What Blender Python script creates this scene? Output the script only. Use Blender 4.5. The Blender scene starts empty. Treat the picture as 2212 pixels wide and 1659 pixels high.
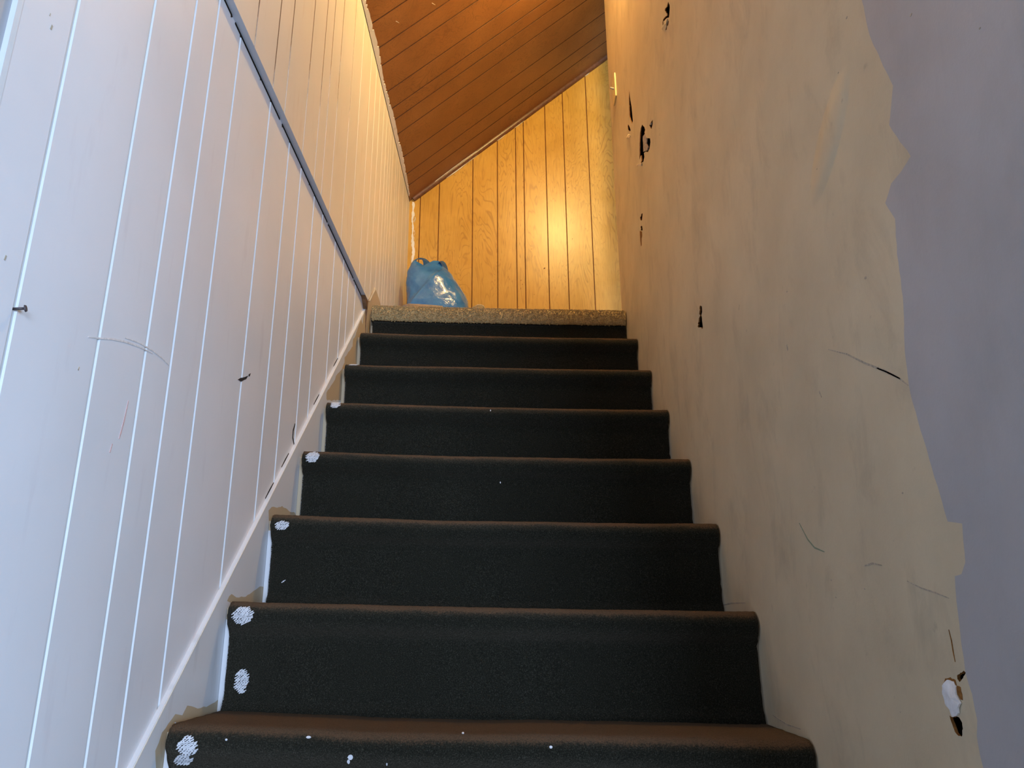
import bpy, bmesh, math, random
from mathutils import Vector, Matrix, noise
from mathutils.geometry import delaunay_2d_cdt

# ------------------------------------------------------------------ camera
SC = bpy.context.scene
COL = SC.collection
CAM_H = 1.33
cd = bpy.data.cameras.new('camera'); cam = bpy.data.objects.new('camera', cd); COL.objects.link(cam)
cd.sensor_width = 36.0; cd.lens = 36.0 * 1605.4 / 2212.0; cd.clip_start = 0.02
RT = Vector((0.99995566, -0.00379435, -0.00861888)); UP = Vector((0.00709799, -0.29779471, 0.95460355))
FW = Vector((0.00618876, 0.95462239, 0.29775457))
cam.matrix_world = Matrix(((RT.x, UP.x, -FW.x, 0), (RT.y, UP.y, -FW.y, 0), (RT.z, UP.z, -FW.z, CAM_H), (0, 0, 0, 1)))
SC.camera = cam

# ------------------------------------------------------------------ light and exposure
SC.view_settings.view_transform = 'Standard'; SC.view_settings.look = 'None'
SC.view_settings.gamma = 1.0; SC.view_settings.use_curve_mapping = False
SC.view_settings.exposure = 0.0
world = bpy.data.worlds.new('daylight'); SC.world = world; world.use_nodes = True
bg = world.node_tree.nodes['Background']
bg.inputs['Color'].default_value = (0.90, 0.95, 1.0, 1); bg.inputs['Strength'].default_value = 0.45

def lamp(name, kind, loc, power, color):
    l = bpy.data.lights.new(name, kind); o = bpy.data.objects.new(name, l); COL.objects.link(o)
    o.location = loc; l.energy = power; l.color = color; return o
bulb = lamp('bulb_light', 'POINT', (0.402, 2.12, 4.17), 68.0, (1.0, 0.735, 0.27)); bulb.data.shadow_soft_size = 0.045
win = lamp('window_light', 'AREA', (2.05, -0.75, 1.55), 45.0, (0.38, 0.66, 1.0))
win.data.shape = 'RECTANGLE'; win.data.size = 1.0; win.data.size_y = 1.3
win.rotation_euler = (Vector((-0.55, 0.95, 1.45)) - Vector(win.location)).to_track_quat('-Z', 'Y').to_euler()
far = lamp('doorway_daylight', 'AREA', (1.7, -4.5, 1.5), 345.0, (0.55, 0.72, 1.0))
far.data.shape = 'RECTANGLE'; far.data.size = 1.5; far.data.size_y = 1.9
far.rotation_euler = (Vector((-0.4, 1.6, 1.8)) - Vector(far.location)).to_track_quat('-Z', 'Y').to_euler()

# ------------------------------------------------------------------ dimensions (metres; x right, y up the stairs)
XU, XL, XS, XR = -0.538, -0.555, -0.547, 0.475      # upper left wall, lower left wall, skirt face, right wall
YB, YE, YF = 3.657, 2.840, 0.42                     # back wall, end of right wall, front of stairwell
ZJ = 2.501                                          # ledge between lower and upper left wall
G, H = 0.20929, 0.19210                             # run and rise
CXL, CXR = -0.533, 0.4715                            # carpet edges
def ny(k): return 1.4751 + (k - 1) * G
def nz(k): return CAM_H + 0.0152 + (k - 1) * H
TILT = 0.029
def tz(x): return -TILT * (x + 0.033)
def zc(x): return 3.5425 + 0.8513 * (x - XU)        # sloped ceiling
ZL = nz(7)

# ------------------------------------------------------------------ helpers
def tag(o, label=None, cat=None, group=None, kind=None):
    if label: o['label'] = label
    if cat: o['category'] = cat
    if group: o['group'] = group
    if kind: o['kind'] = kind
    return o
def thing(name, loc, label, cat, group=None):
    o = bpy.data.objects.new(name, None); COL.objects.link(o); o.location = loc; o.empty_display_size = 0.05
    return tag(o, label, cat, group)
def wloc(o):
    v = Vector((0, 0, 0))
    while o: v += o.location; o = o.parent
    return v
def obj(name, bm, mats, parent=None, smooth=False, origin=None):
    """link bm (world coordinates) as one mesh object"""
    org = Vector(origin) if origin else (wloc(parent) if parent else Vector((0, 0, 0)))
    bmesh.ops.translate(bm, verts=bm.verts, vec=-org)
    me = bpy.data.meshes.new(name); bm.normal_update(); bm.to_mesh(me); bm.free()
    for m in (mats if isinstance(mats, (list, tuple)) else [mats]): me.materials.append(m)
    if smooth:
        for p in me.polygons: p.use_smooth = True
    o = bpy.data.objects.new(name, me); COL.objects.link(o)
    o.location = org - (wloc(parent) if parent else Vector((0, 0, 0)))
    if parent: o.parent = parent
    return o
def struct(name, bm, mats, **k): return tag(obj(name, bm, mats, **k), kind='structure')
def box(bm, a, b, mi=0):
    vs = [bm.verts.new((x, y, z)) for x in (a[0], b[0]) for y in (a[1], b[1]) for z in (a[2], b[2])]
    for f in ((0, 1, 3, 2), (4, 6, 7, 5), (0, 4, 5, 1), (2, 3, 7, 6), (0, 2, 6, 4), (1, 5, 7, 3)):
        bm.faces.new([vs[i] for i in f]).material_index = mi
    return vs
def face(bm, pts, mi=0):
    f = bm.faces.new([bm.verts.new(p) for p in pts]); f.material_index = mi; return f
def prism(bm, pts, off, mi=0):
    """closed slab: outline pts pushed along off"""
    a = [bm.verts.new(p) for p in pts]; b = [bm.verts.new(Vector(p) + Vector(off)) for p in pts]; n = len(a)
    fs = [bm.faces.new(a), bm.faces.new(b[::-1])]
    for i in range(n): fs.append(bm.faces.new((a[i], b[i], b[(i + 1) % n], a[(i + 1) % n])))
    for f in fs: f.material_index = mi
    bmesh.ops.recalc_face_normals(bm, faces=fs)
def tube(bm, p, q, r, r2=None, n=12, mi=0):
    p, q = Vector(p), Vector(q); d = (q - p).normalized(); u = d.orthogonal().normalized(); w = d.cross(u); r2 = r if r2 is None else r2
    A = [bm.verts.new(p + (u * math.cos(t) + w * math.sin(t)) * r) for t in [2 * math.pi * i / n for i in range(n)]]
    B = [bm.verts.new(q + (u * math.cos(t) + w * math.sin(t)) * r2) for t in [2 * math.pi * i / n for i in range(n)]]
    for i in range(n): bm.faces.new((A[i], A[(i + 1) % n], B[(i + 1) % n], B[i])).material_index = mi
    bm.faces.new(A[::-1]).material_index = mi; bm.faces.new(B).material_index = mi
def rough(pts, step, amp, seed=0):
    """closed outline with extra ragged points"""
    rnd = random.Random(seed); out = []
    for i, p in enumerate(pts):
        q = pts[(i + 1) % len(pts)]; d = math.hypot(q[0] - p[0], q[1] - p[1]); n = max(1, int(d / step))
        for j in range(n):
            t = j / n; a = amp if j else amp * 0.3
            out.append((p[0] + (q[0] - p[0]) * t + rnd.uniform(-a, a), p[1] + (q[1] - p[1]) * t + rnd.uniform(-a, a)))
    return out
def inside(p, poly):
    c = False; n = len(poly)
    for i in range(n):
        a, b = poly[i], poly[i - 1]
        if (a[1] > p[1]) != (b[1] > p[1]) and p[0] < (b[0] - a[0]) * (p[1] - a[1]) / (b[1] - a[1]) + a[0]: c = not c
    return c
def sheet(bm, outer, loops, to3d, classify):
    """planar sheet cut along closed loops; classify(point) gives a material index or None for a hole"""
    V = []; E = []
    for lp in [outer] + loops:
        s = len(V); V += [Vector((p[0], p[1])) for p in lp]
        E += [(s + i, s + (i + 1) % len(lp)) for i in range(len(lp))]
    vs, es, fs, _, _, _ = delaunay_2d_cdt(V, E, [], 1, 1e-6)
    vv = [bm.verts.new(to3d(p[0], p[1])) for p in vs]; res = []
    for f in fs:
        c = (sum(vs[i][0] for i in f) / len(f), sum(vs[i][1] for i in f) / len(f))
        if not inside(c, outer): continue
        m = classify(c)
        if m is None: continue
        g = bm.faces.new([vv[i] for i in f]); g.material_index = m; res.append(g)
    return res

# ------------------------------------------------------------------ materials
def newmat(name):
    m = bpy.data.materials.new(name); m.use_nodes = True; nt = m.node_tree
    return m, nt, nt.nodes['Principled BSDF']
class NT:
    def __init__(s, nt): s.nt = nt
    def n(s, t, **k):
        x = s.nt.nodes.new(t)
        for a, b in k.items(): setattr(x, a, b)
        return x
    def l(s, a, b): s.nt.links.new(a, b)
    def coords(s, scale=(1, 1, 1), rot=(0, 0, 0)):
        g = s.n('ShaderNodeNewGeometry'); mp = s.n('ShaderNodeMapping')
        mp.inputs['Scale'].default_value = scale; mp.inputs['Rotation'].default_value = rot
        s.l(g.outputs['Position'], mp.inputs['Vector']); return mp.outputs['Vector']
    def noise(s, vec, scale, detail=4, rough=0.55, dist=0.0):
        x = s.n('ShaderNodeTexNoise'); x.inputs['Scale'].default_value = scale; x.inputs['Detail'].default_value = detail
        x.inputs['Roughness'].default_value = rough; x.inputs['Distortion'].default_value = dist
        s.l(vec, x.inputs['Vector']); return x.outputs['Fac']
    def ramp(s, fac, stops):
        r = s.n('ShaderNodeValToRGB'); e = r.color_ramp.elements
        while len(e) < len(stops): e.new(0.5)
        for i, (p, c) in enumerate(stops): e[i].position = p; e[i].color = (*c, 1) if len(c) == 3 else c
        s.l(fac, r.inputs['Fac']); return r.outputs['Color']
    def mix(s, fac, a, b, mode='MIX'):
        m = s.n('ShaderNodeMix', data_type='RGBA', blend_type=mode)
        for sock, v in ((m.inputs[0], fac), (m.inputs[6], a), (m.inputs[7], b)):
            if isinstance(v, (int, float)): sock.default_value = v
            elif isinstance(v, tuple): sock.default_value = (*v, 1)
            else: s.l(v, sock)
        return m.outputs[2]
    def math(s, op, a, b=0.0, c=None, clamp=False):
        m = s.n('ShaderNodeMath', operation=op, use_clamp=clamp)
        for i, v in enumerate((a, b) if c is None else (a, b, c)):
            if isinstance(v, (int, float)): m.inputs[i].default_value = v
            else: s.l(v, m.inputs[i])
        return m.outputs[0]
    def bump(s, h, strength, dist, bsdf, prev=None):
        b = s.n('ShaderNodeBump'); b.inputs['Strength'].default_value = strength; b.inputs['Distance'].default_value = dist
        s.l(h, b.inputs['Height'])
        if prev is not None: s.l(prev, b.inputs['Normal'])
        s.l(b.outputs['Normal'], bsdf.inputs['Normal']); return b.outputs['Normal']
def setp(b, rough=0.6, spec=0.4):
    b.inputs['Roughness'].default_value = rough; b.inputs['Specular IOR Level'].default_value = spec

def plain(name, c, rough=0.6, spec=0.4, var=0.12, scale=40.0):
    m, nt, b = newmat(name); t = NT(nt); f = t.noise(t.coords(), scale)
    lo = tuple(x * (1 - var) for x in c); hi = tuple(min(1, x * (1 + var)) for x in c)
    t.l(t.ramp(f, [(0.3, lo), (0.7, hi)]), b.inputs['Base Color']); setp(b, rough, spec); return m

def painted(name, c, rough=0.45, var=0.07, dirt=(0.30, 0.26, 0.22), dirt_amt=0.25, spec=0.35, bump=0.05):
    m, nt, b = newmat(name); t = NT(nt); co = t.coords(); st = t.coords((1.0, 3.0, 0.5))
    a = t.noise(co, 3.0, 5); s = t.noise(st, 9.0, 4); fine = t.noise(co, 260.0, 2)
    col = t.ramp(a, [(0.25, tuple(x * (1 - var) for x in c)), (0.75, tuple(min(1, x * (1 + var * 0.5)) for x in c))])
    dm = t.ramp(s, [(0.60, (0, 0, 0)), (0.80, (1, 1, 1))])
    col = t.mix(t.math('MULTIPLY', dm, dirt_amt), col, dirt)
    t.l(col, b.inputs['Base Color']); setp(b, rough, spec)
    t.bump(t.math('ADD', t.math('MULTIPLY', fine, 0.3), t.math('MULTIPLY', s, 1.0)), bump, 0.004, b); return m

def wood(name, dark, mid, light, axis, rough=0.35, coat=0.3, fig=1.0, seed=0.0, spec=0.5, con=1.0):
    """flat-sawn plywood figure; grain runs along axis (scales are small along it)"""
    m, nt, b = newmat(name); t = NT(nt)
    sc = [7.0, 7.0, 7.0]; sc[axis] = 1.1
    g = t.n('ShaderNodeNewGeometry'); mp = t.n('ShaderNodeMapping'); mp.inputs['Scale'].default_value = sc
    mp.inputs['Location'].default_value = (seed, seed * 1.7, seed * 0.6)
    t.l(g.outputs['Position'], mp.inputs['Vector']); v = mp.outputs['Vector']
    base = t.noise(v, 1.3, 3, 0.5, 1.2)
    rings = t.math('SINE', t.math('MULTIPLY', base, 95.0 * fig)); rings = t.math('MULTIPLY_ADD', rings, 0.5, 0.5)
    rings = t.math('POWER', rings, 9.0)
    sf = [240.0] * 3; sf[axis] = 14.0
    fine = t.noise(t.coords(tuple(sf)), 1.0, 3); blot = t.noise(t.coords(), 6.0, 4)
    sp = t.noise(t.coords(), 70.0, 2)
    col = t.ramp(blot, [(0.3, mid), (0.72, light)])
    gate = t.ramp(t.noise(v, 0.9, 2), [(0.38, (0.12,) * 3), (0.62, (0.62,) * 3)])
    col = t.mix(t.math('MULTIPLY', t.math('MULTIPLY', rings, gate), con), col, dark)
    col = t.mix(t.math('MULTIPLY', t.ramp(fine, [(0.5, (0,) * 3), (0.75, (1,) * 3)]), 0.30), col, dark)
    col = t.mix(t.math('MULTIPLY', t.ramp(sp, [(0.66, (0,) * 3), (0.74, (1,) * 3)]), 0.28), col, dark)
    t.l(col, b.inputs['Base Color']); setp(b, rough, spec)
    b.inputs['Coat Weight'].default_value = coat; b.inputs['Coat Roughness'].default_value = 0.30
    t.bump(fine, 0.06, 0.002, b); return m

def carpet_mat(name, c1, c2, c3, scale, bump, sheen=0.1, tint=(1, 1, 1), browned=None):
    m, nt, b = newmat(name); t = NT(nt); co = t.coords()
    a = t.noise(co, scale, 3, 0.7); f = t.noise(t.coords((1, 1, 1)), scale * 0.35, 4); big = t.noise(co, 9.0, 4)
    col = t.ramp(a, [(0.30, c1), (0.55, c2), (0.74, c3)])
    col = t.mix(t.math('MULTIPLY', big, 0.35), col, c1)
    if browned:      # browner, lighter pile on the treads and nose tops, with a ragged edge
        at = t.n('ShaderNodeAttribute'); at.attribute_name = 'tread_brown'
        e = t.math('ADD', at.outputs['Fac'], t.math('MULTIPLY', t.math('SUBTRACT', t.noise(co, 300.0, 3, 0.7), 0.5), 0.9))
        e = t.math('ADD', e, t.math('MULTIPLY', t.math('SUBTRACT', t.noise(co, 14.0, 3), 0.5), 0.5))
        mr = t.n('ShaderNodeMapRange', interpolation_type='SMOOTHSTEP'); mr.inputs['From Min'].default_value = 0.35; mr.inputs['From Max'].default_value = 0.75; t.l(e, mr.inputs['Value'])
        col = t.mix(t.math('MULTIPLY', mr.outputs[0], t.math('MULTIPLY_ADD', a, 2.2, -0.35, True)), col, browned)
    t.l(col, b.inputs['Base Color']); setp(b, 0.95, 0.1)
    b.inputs['Sheen Weight'].default_value = sheen; b.inputs['Sheen Roughness'].default_value = 0.28
    b.inputs['Sheen Tint'].default_value = (*tint, 1)
    t.bump(t.math('ADD', a, f), bump, 0.004, b); return m

M_LOW = painted('white_panel_paint', (0.74, 0.735, 0.77), 0.38, dirt=(0.45, 0.38, 0.42), dirt_amt=0.22)
M_UP = painted('cream_panel_paint', (0.72, 0.66, 0.60), 0.38, dirt=(0.45, 0.30, 0.20), dirt_amt=0.35)
M_GRV = plain('groove_gloss_white', (0.66, 0.68, 0.71), 0.4, 0.35, 0.03)
M_GREY = painted('dull_grey', (0.40, 0.39, 0.41), 0.5)
M_SKIRT = painted('skirt_white_paint', (0.70, 0.71, 0.74), 0.4, dirt=(0.30, 0.24, 0.22), dirt_amt=0.3)
M_BEIGE = painted('bare_beige_board', (0.50, 0.40, 0.27), 0.55, dirt=(0.22, 0.14, 0.07), dirt_amt=0.4)
M_BARE = plain('raw_timber', (0.17, 0.085, 0.04), 0.7, 0.2, 0.4, 60)
M_DARKGAP = plain('dark_gap', (0.020, 0.014, 0.010), 0.9, 0.1)
M_WOOD = wood('honey_plywood', (0.34, 0.145, 0.022), (0.565, 0.297, 0.042), (0.66, 0.375, 0.078), 2, 0.36, 0.35, 1.25, con=1.0)
M_WGRV = plain('plywood_groove', (0.19, 0.060, 0.010), 0.6, 0.3, 0.25)
M_CEIL = wood('ceiling_plywood', (0.090, 0.030, 0.010), (0.27, 0.105, 0.032), (0.36, 0.150, 0.048), 0, 0.42, 0.15, 0.8, 3.1, con=0.6)
M_CGRV = plain('ceiling_groove', (0.085, 0.028, 0.008), 0.6, 0.3, 0.25)
M_BROWN = plain('brown_moulding', (0.15, 0.060, 0.026), 0.35, 0.5, 0.3, 50)
M_CAULK = painted('old_white_caulk', (0.84, 0.79, 0.70), 0.6, dirt=(0.5, 0.4, 0.28), dirt_amt=0.4, bump=0.4)
M_FLOOR = wood('floor_boards', (0.10, 0.05, 0.02), (0.25, 0.14, 0.07), (0.33, 0.19, 0.10), 1, 0.4, 0.1)
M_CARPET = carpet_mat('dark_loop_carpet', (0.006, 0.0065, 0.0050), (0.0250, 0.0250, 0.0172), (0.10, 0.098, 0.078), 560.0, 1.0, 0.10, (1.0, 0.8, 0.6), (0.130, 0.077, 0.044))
M_PLUSH = carpet_mat('beige_plush', (0.30, 0.20, 0.085), (0.52, 0.39, 0.20), (0.68, 0.54, 0.31), 330.0, 0.5)
M_SPLAT = plain('white_paint_drip', (0.60, 0.61, 0.65), 0.5, 0.3, 0.05)
M_CORE = plain('torn_board_core', (0.52, 0.44, 0.36), 0.9, 0.1, 0.3, 150)
M_CORE2 = plain('torn_paper_edge', (0.82, 0.68, 0.48), 0.85, 0.1, 0.15, 150)
M_FILLER = plain('white_filler', (0.84, 0.84, 0.86), 0.8, 0.15, 0.1, 120)
M_STAIN = plain('brown_paper_stain', (0.25, 0.11, 0.03), 0.8, 0.15, 0.35, 200)
M_INNER = plain('wall_cavity_lath', (0.012, 0.008, 0.006), 0.95, 0.05, 0.4, 30)
M_MARK = plain('grey_scuff', (0.46, 0.395, 0.315), 0.7, 0.2, 0.3, 200)
M_TANMARK = plain('tan_scuff', (0.68, 0.645, 0.64), 0.6, 0.2, 0.2, 200)
M_RED = plain('faint_red_crayon', (0.66, 0.46, 0.45), 0.7, 0.2, 0.15, 300)
M_GREEN = plain('faint_green_crayon', (0.26, 0.30, 0.22), 0.7, 0.2, 0.2, 300)
M_BLACK = plain('black_chip', (0.03, 0.028, 0.03), 0.7, 0.2, 0.3, 200)
M_IVORY = plain('ivory_switch_plastic', (0.80, 0.66, 0.36), 0.3, 0.5, 0.04)
M_NAIL = plain('dark_steel', (0.06, 0.045, 0.05), 0.45, 0.5, 0.3)
M_PAPER = plain('white_paper', (0.82, 0.78, 0.72), 0.7, 0.2, 0.06)
M_FILM = plain('pale_plastic_film', (0.80, 0.75, 0.82), 0.3, 0.5, 0.12)

def right_wall_mat(name, c_lo, c_hi, dirt, amt):
    m, nt, b = newmat(name); t = NT(nt); co = t.coords(); st = t.coords((1, 1.6, 0.8))
    a = t.noise(co, 5.0, 6, 0.6); d = t.noise(st, 7.0, 6, 0.65, 0.4); sp = t.noise(co, 34.0, 3); fine = t.noise(co, 300.0, 2)
    col = t.ramp(a, [(0.28, c_lo), (0.72, c_hi)])
    col = t.mix(t.math('MULTIPLY', t.ramp(d, [(0.52, (0,) * 3), (0.78, (1,) * 3)]), amt), col, dirt)
    col = t.mix(t.math('MULTIPLY', t.ramp(sp, [(0.70, (0,) * 3), (0.78, (1,) * 3)]), amt * 0.8), col, dirt)
    t.l(col, b.inputs['Base Color']); setp(b, 0.5, 0.3)
    # soft dent in the plaster: an elongated hollow
    g = t.n('ShaderNodeNewGeometry'); sx = t.n('ShaderNodeSeparateXYZ'); t.l(g.outputs['Position'], sx.inputs[0])
    y, z = sx.outputs[1], sx.outputs[2]
    dy = t.math('SUBTRACT', y, DENT[0]); dz = t.math('SUBTRACT', z, DENT[1])
    u = t.math('DIVIDE', t.math('ADD', t.math('MULTIPLY', dy, DENT[2]), t.math('MULTIPLY', dz, DENT[3])), DENT[4])
    w = t.math('DIVIDE', t.math('SUBTRACT', t.math('MULTIPLY', dz, DENT[2]), t.math('MULTIPLY', dy, DENT[3])), DENT[5])
    r = t.math('ADD', t.math('MULTIPLY', u, u), t.math('MULTIPLY', w, w))
    mr = t.n('ShaderNodeMapRange', interpolation_type='SMOOTHSTEP'); mr.inputs['From Max'].default_value = 1.0; t.l(r, mr.inputs['Value'])
    n1 = t.bump(t.math('SUBTRACT', 1.0, mr.outputs[0]), 0.75, 0.007, b)
    t.bump(t.math('ADD', t.math('MULTIPLY', fine, 0.12), t.math('ADD', a, d)), 0.12, 0.008, b, n1); return m
DENT = (0.935, 1.995, -0.81, 0.58, 0.105, 0.040)
M_RW = right_wall_mat('old_beige_plaster', (0.57, 0.48, 0.335), (0.70, 0.595, 0.42), (0.32, 0.27, 0.20), 0.46)
M_RWN = right_wall_mat('grey_primer_plaster', (0.41, 0.40, 0.41), (0.49, 0.48, 0.495), (0.31, 0.295, 0.285), 0.22)

def upgroove_mat():
    # painted grooves whose paint is missing (bare brown) towards the top near the foot of the stairs
    m, nt, b = newmat('half_painted_groove'); t = NT(nt); co = t.coords((1, 2, 1))
    g = t.n('ShaderNodeNewGeometry'); sx = t.n('ShaderNodeSeparateXYZ'); t.l(g.outputs['Position'], sx.inputs[0])
    lim = t.math('MULTIPLY_ADD', sx.outputs[1], 0.62, 1.66)
    f = t.math('ADD', t.math('SUBTRACT', sx.outputs[2], lim), t.math('MULTIPLY', t.math('SUBTRACT', t.noise(co, 5.0, 5, 0.7), 0.5), 0.8))
    f = t.math('MULTIPLY_ADD', f, 6.0, 0.5, True)
    far = t.math('MULTIPLY_ADD', t.math('SUBTRACT', 2.18, sx.outputs[1]), 30.0, 0.5, True)
    t.l(t.mix(t.math('MULTIPLY', f, far), (0.61, 0.555, 0.49), (0.17, 0.085, 0.04)), b.inputs['Base Color']); setp(b, 0.45, 0.4); return m
M_UGRV = upgroove_mat()

def bag_mat():
    m, nt, b = newmat('blue_polythene'); t = NT(nt); co = t.coords()
    a = t.noise(co, 18.0, 4); f = t.noise(co, 60.0, 3, 0.6, 0.8); rg = t.math('ABSOLUTE', t.math('SUBTRACT', f, 0.5))
    t.l(t.ramp(a, [(0.3, (0.022, 0.145, 0.40)), (0.7, (0.055, 0.23, 0.52))]), b.inputs['Base Color'])
    setp(b, 0.20, 0.7); b.inputs['Transmission Weight'].default_value = 0.0
    b.inputs['Coat Weight'].default_value = 0.4; b.inputs['Coat Roughness'].default_value = 0.12
    t.bump(t.math('ADD', t.math('MULTIPLY', rg, -1.6), a), 0.22, 0.008, b); return m
M_BAG = bag_mat()

# ------------------------------------------------------------------ room shell
bm = bmesh.new(); box(bm, (-0.62, -1.6, -0.06), (2.4, 1.9, 0.0)); struct('floor', bm, M_FLOOR)
bm = bmesh.new(); box(bm, (-0.62, ny(7) + 0.056, ZL - 0.20), (1.5, YB, ZL - 0.032)); struct('floor_landing', bm, M_FLOOR)

def grooved(bm, ys, y0, y1, x, w, d, place, mi_face=0, mi_groove=1):
    """boards between y0 and y1 with a shallow groove of width w at each ys; place(y, depth) -> list of (bottom, top) points"""
    prof = [(y0, 0.0)]; mats = []
    for y in sorted(ys):
        prof += [(y - w / 2, 0), (y - w / 2 + w * 0.18, d), (y + w / 2 - w * 0.18, d), (y + w / 2, 0)]; mats += [mi_face, mi_groove, mi_groove, mi_groove]
    prof.append((y1, 0.0)); mats.append(mi_face)
    cols = [[bm.verts.new(p) for p in place(y, dd)] for y, dd in prof]
    for i in range(len(cols) - 1):
        for j in range(len(cols[i]) - 1):
            f = bm.faces.new((cols[i][j], cols[i + 1][j], cols[i + 1][j + 1], cols[i][j + 1])); f.material_index = mats[i]
LOWG = [0.7776, 0.9479, 1.0754, 1.1617, 1.2747, 1.4802, 1.6388, 1.752, 1.8946, 1.9968, 2.1669, 2.2951, 2.3824, 2.4994]
bm = bmesh.new()
def pl_low(y, d):
    return [(XL - d, y, max(0.0, 0.0254 + 0.9178 * y - 0.35)), (XL - d, y, ZJ + 0.004)]
grooved(bm, LOWG, 0.6816 + 0.004, 2.86, XL, 0.0085, 0.0022, pl_low)
# the near edge: white bead, then a darker grey section set back
box(bm, (XL - 0.012, 0.6805, 0.0), (XL + 0.0006, 0.6890, ZJ), 1)
box(bm, (XL - 0.06, 0.6816 + 0.001, 0.0), (XL - 0.020, 2.86, ZJ), 0)
struct('wall_left_lower', bm, [M_LOW, M_GRV])
bm = bmesh.new(); box(bm, (XL - 0.06, -1.6, 0.0), (XL - 0.006, 0.6804, ZJ)); struct('trim_1', bm, M_GREY)

UPG = [0.72, 0.86, 1.02, 1.16, 1.3092, 1.4396, 1.5318, 1.6967, 1.8196, 1.9014, 2.006, 2.1692, 2.31, 2.4705, 2.5805, 2.6815, 2.7850, 2.8649, 2.9358, 2.99, 3.0601, 3.157, 3.2062, 3.2743, 3.4149, 3.55]
bm = bmesh.new()
def pl_up(y, d): return [(XU - d, y, ZJ), (XU - d, y, zc(XU) + 0.01)]
grooved(bm, UPG, -0.2, YB + 0.01, XU, 0.0055, 0.0012, pl_up)
box(bm, (XL - 0.05, -0.2, ZJ + 0.003), (XU - 0.004, YB + 0.01, zc(XU)), 0)
face(bm, [(XU, -0.2, ZJ), (XU - 0.02, -0.2, ZJ), (XU - 0.02, YB, ZJ), (XU, YB, ZJ)], 2)  # underside of the overhang: its cool daylight is put into the blue-grey colour
wl = struct('wall_left', bm, [M_UP, M_UGRV, painted('daylit_ledge_grey', (0.62, 0.65, 0.72), 0.5)])
# dark crack where the upper boards overhang the lower ones, chipped in places
bm = bmesh.new(); rnd = random.Random(5)
for a, b_ in ((0.9, 1.22), (1.24, 1.55), (1.57, 2.05), (2.07, 2.45), (2.47, 2.68)):
    box(bm, (XL - 0.0005, a, ZJ - rnd.uniform(0.003, 0.005)), (XL + 0.0014, b_, ZJ - 0.0003))
for y in (1.215, 1.40, 1.57, 1.83, 2.06, 2.46):
    prism(bm, [(XL - 0.0003, y, ZJ - 0.001), (XL - 0.0003, y + 0.010, ZJ - 0.001), (XL - 0.0003, y + 0.003, ZJ - 0.009)], (0.0012, 0, 0))
obj('shadow_gap', bm, M_DARKGAP, wl)
bm = bmesh.new()   # splintered raw end of the overhang above the skirt
prism(bm, [(XL, 2.60, ZJ - 0.001), (XL, 2.70, ZJ - 0.001), (XL, 2.69, ZJ - 0.03), (XL, 2.655, ZJ - 0.034), (XL, 2.62, ZJ - 0.010)], (0.016, 0, 0))
obj('splintered_end', bm, M_BARE, wl)

BKG = [-0.4783, -0.3739, -0.1867, -0.048, 0.0561, 0.102, 0.2283, 0.3333, 0.472, 0.69, 0.76, 0.82, 0.93, 1.07, 1.2, 1.34]
bm = bmesh.new()
grooved(bm, BKG, XU - 0.02, 1.5, YB, 0.0055, 0.003, lambda x, d: [(x, YB + d, ZL - 0.2), (x, YB + d, zc(x) + 0.012)])
box(bm, (XU - 0.02, YB + 0.008, ZL - 0.2), (1.5, YB + 0.05, zc(XU)), 0)
face(bm, [(XU, YB + 0.02, zc(XU)), (1.5, YB + 0.02, zc(XU)), (1.5, YB + 0.02, zc(1.5))], 0)
wb = struct('wall_back', bm, [M_WOOD, M_WGRV])
# white paint flaking down the left edge of the plywood
FLK = [(-0.5249, 3.5393), (-0.5119, 3.5363), (-0.5086, 3.5129), (-0.5154, 3.4838), (-0.5069, 3.4547), (-0.5162, 3.4259), (-0.5098, 3.3828), (-0.5135, 3.3400), (-0.5038, 3.2691), (-0.4995, 3.2130), (-0.5039, 3.1907), (-0.5108, 3.1713), (-0.5108, 3.05), (-0.5103, 2.95), (-0.5183, 2.95), (-0.5173, 3.08), (-0.5163, 3.1853), (-0.5130, 3.2411), (-0.5198, 3.2975), (-0.5191, 3.3543), (-0.5244, 3.4404), (-0.5210, 3.4984)]
bm = bmesh.new(); rnd = random.Random(3)
prism(bm, [(x, YB - 0.0012, z) for x, z in rough(FLK, 0.008, 0.0022, 2)], (0, 0.0010, 0))
for i in range(46):
    z = rnd.uniform(3.0, 3.5); x = -0.5145 + rnd.uniform(-0.006, 0.008); L = rnd.uniform(0.012, 0.03)
    a = rnd.uniform(-0.35, 0.35)
    prism(bm, [(x, YB - 0.0013, z), (x + 0.003, YB - 0.002, z + 0.003), (x + L * math.sin(a), YB - 0.004, z - L)], (0, 0.0009, 0))
tag(obj('flaking_paint', bm, M_CAULK, wb), 'flaking strip of white paint')
bm = bmesh.new()   # nicks and scratches in the plywood
for x, z, w, h in ((0.075, 3.05, .004, .010), (0.082, 3.03, .006, .004), (0.074, 3.00, .003, .016), (0.092, 3.04, .003, .003), (0.20, 3.12, .010, .012), (0.135, 3.24, .005, .004), (0.116, 2.61, .006, .004), (0.165, 2.62, .004, .004), (0.36, 3.30, .005, .006), (0.35, 3.62, .004, .010), (0.145, 2.97, .004, .004), (0.06, 2.90, .004, .003)):
    prism(bm, [(x, YB - 0.0008, z), (x + w, YB - 0.0008, z + h * 0.4), (x + w * 0.8, YB - 0.0008, z + h), (x + w * 0.1, YB - 0.0008, z + h * 0.5)], (0, 0.0006, 0))
obj('nick', bm, M_WGRV, wb)

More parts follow.
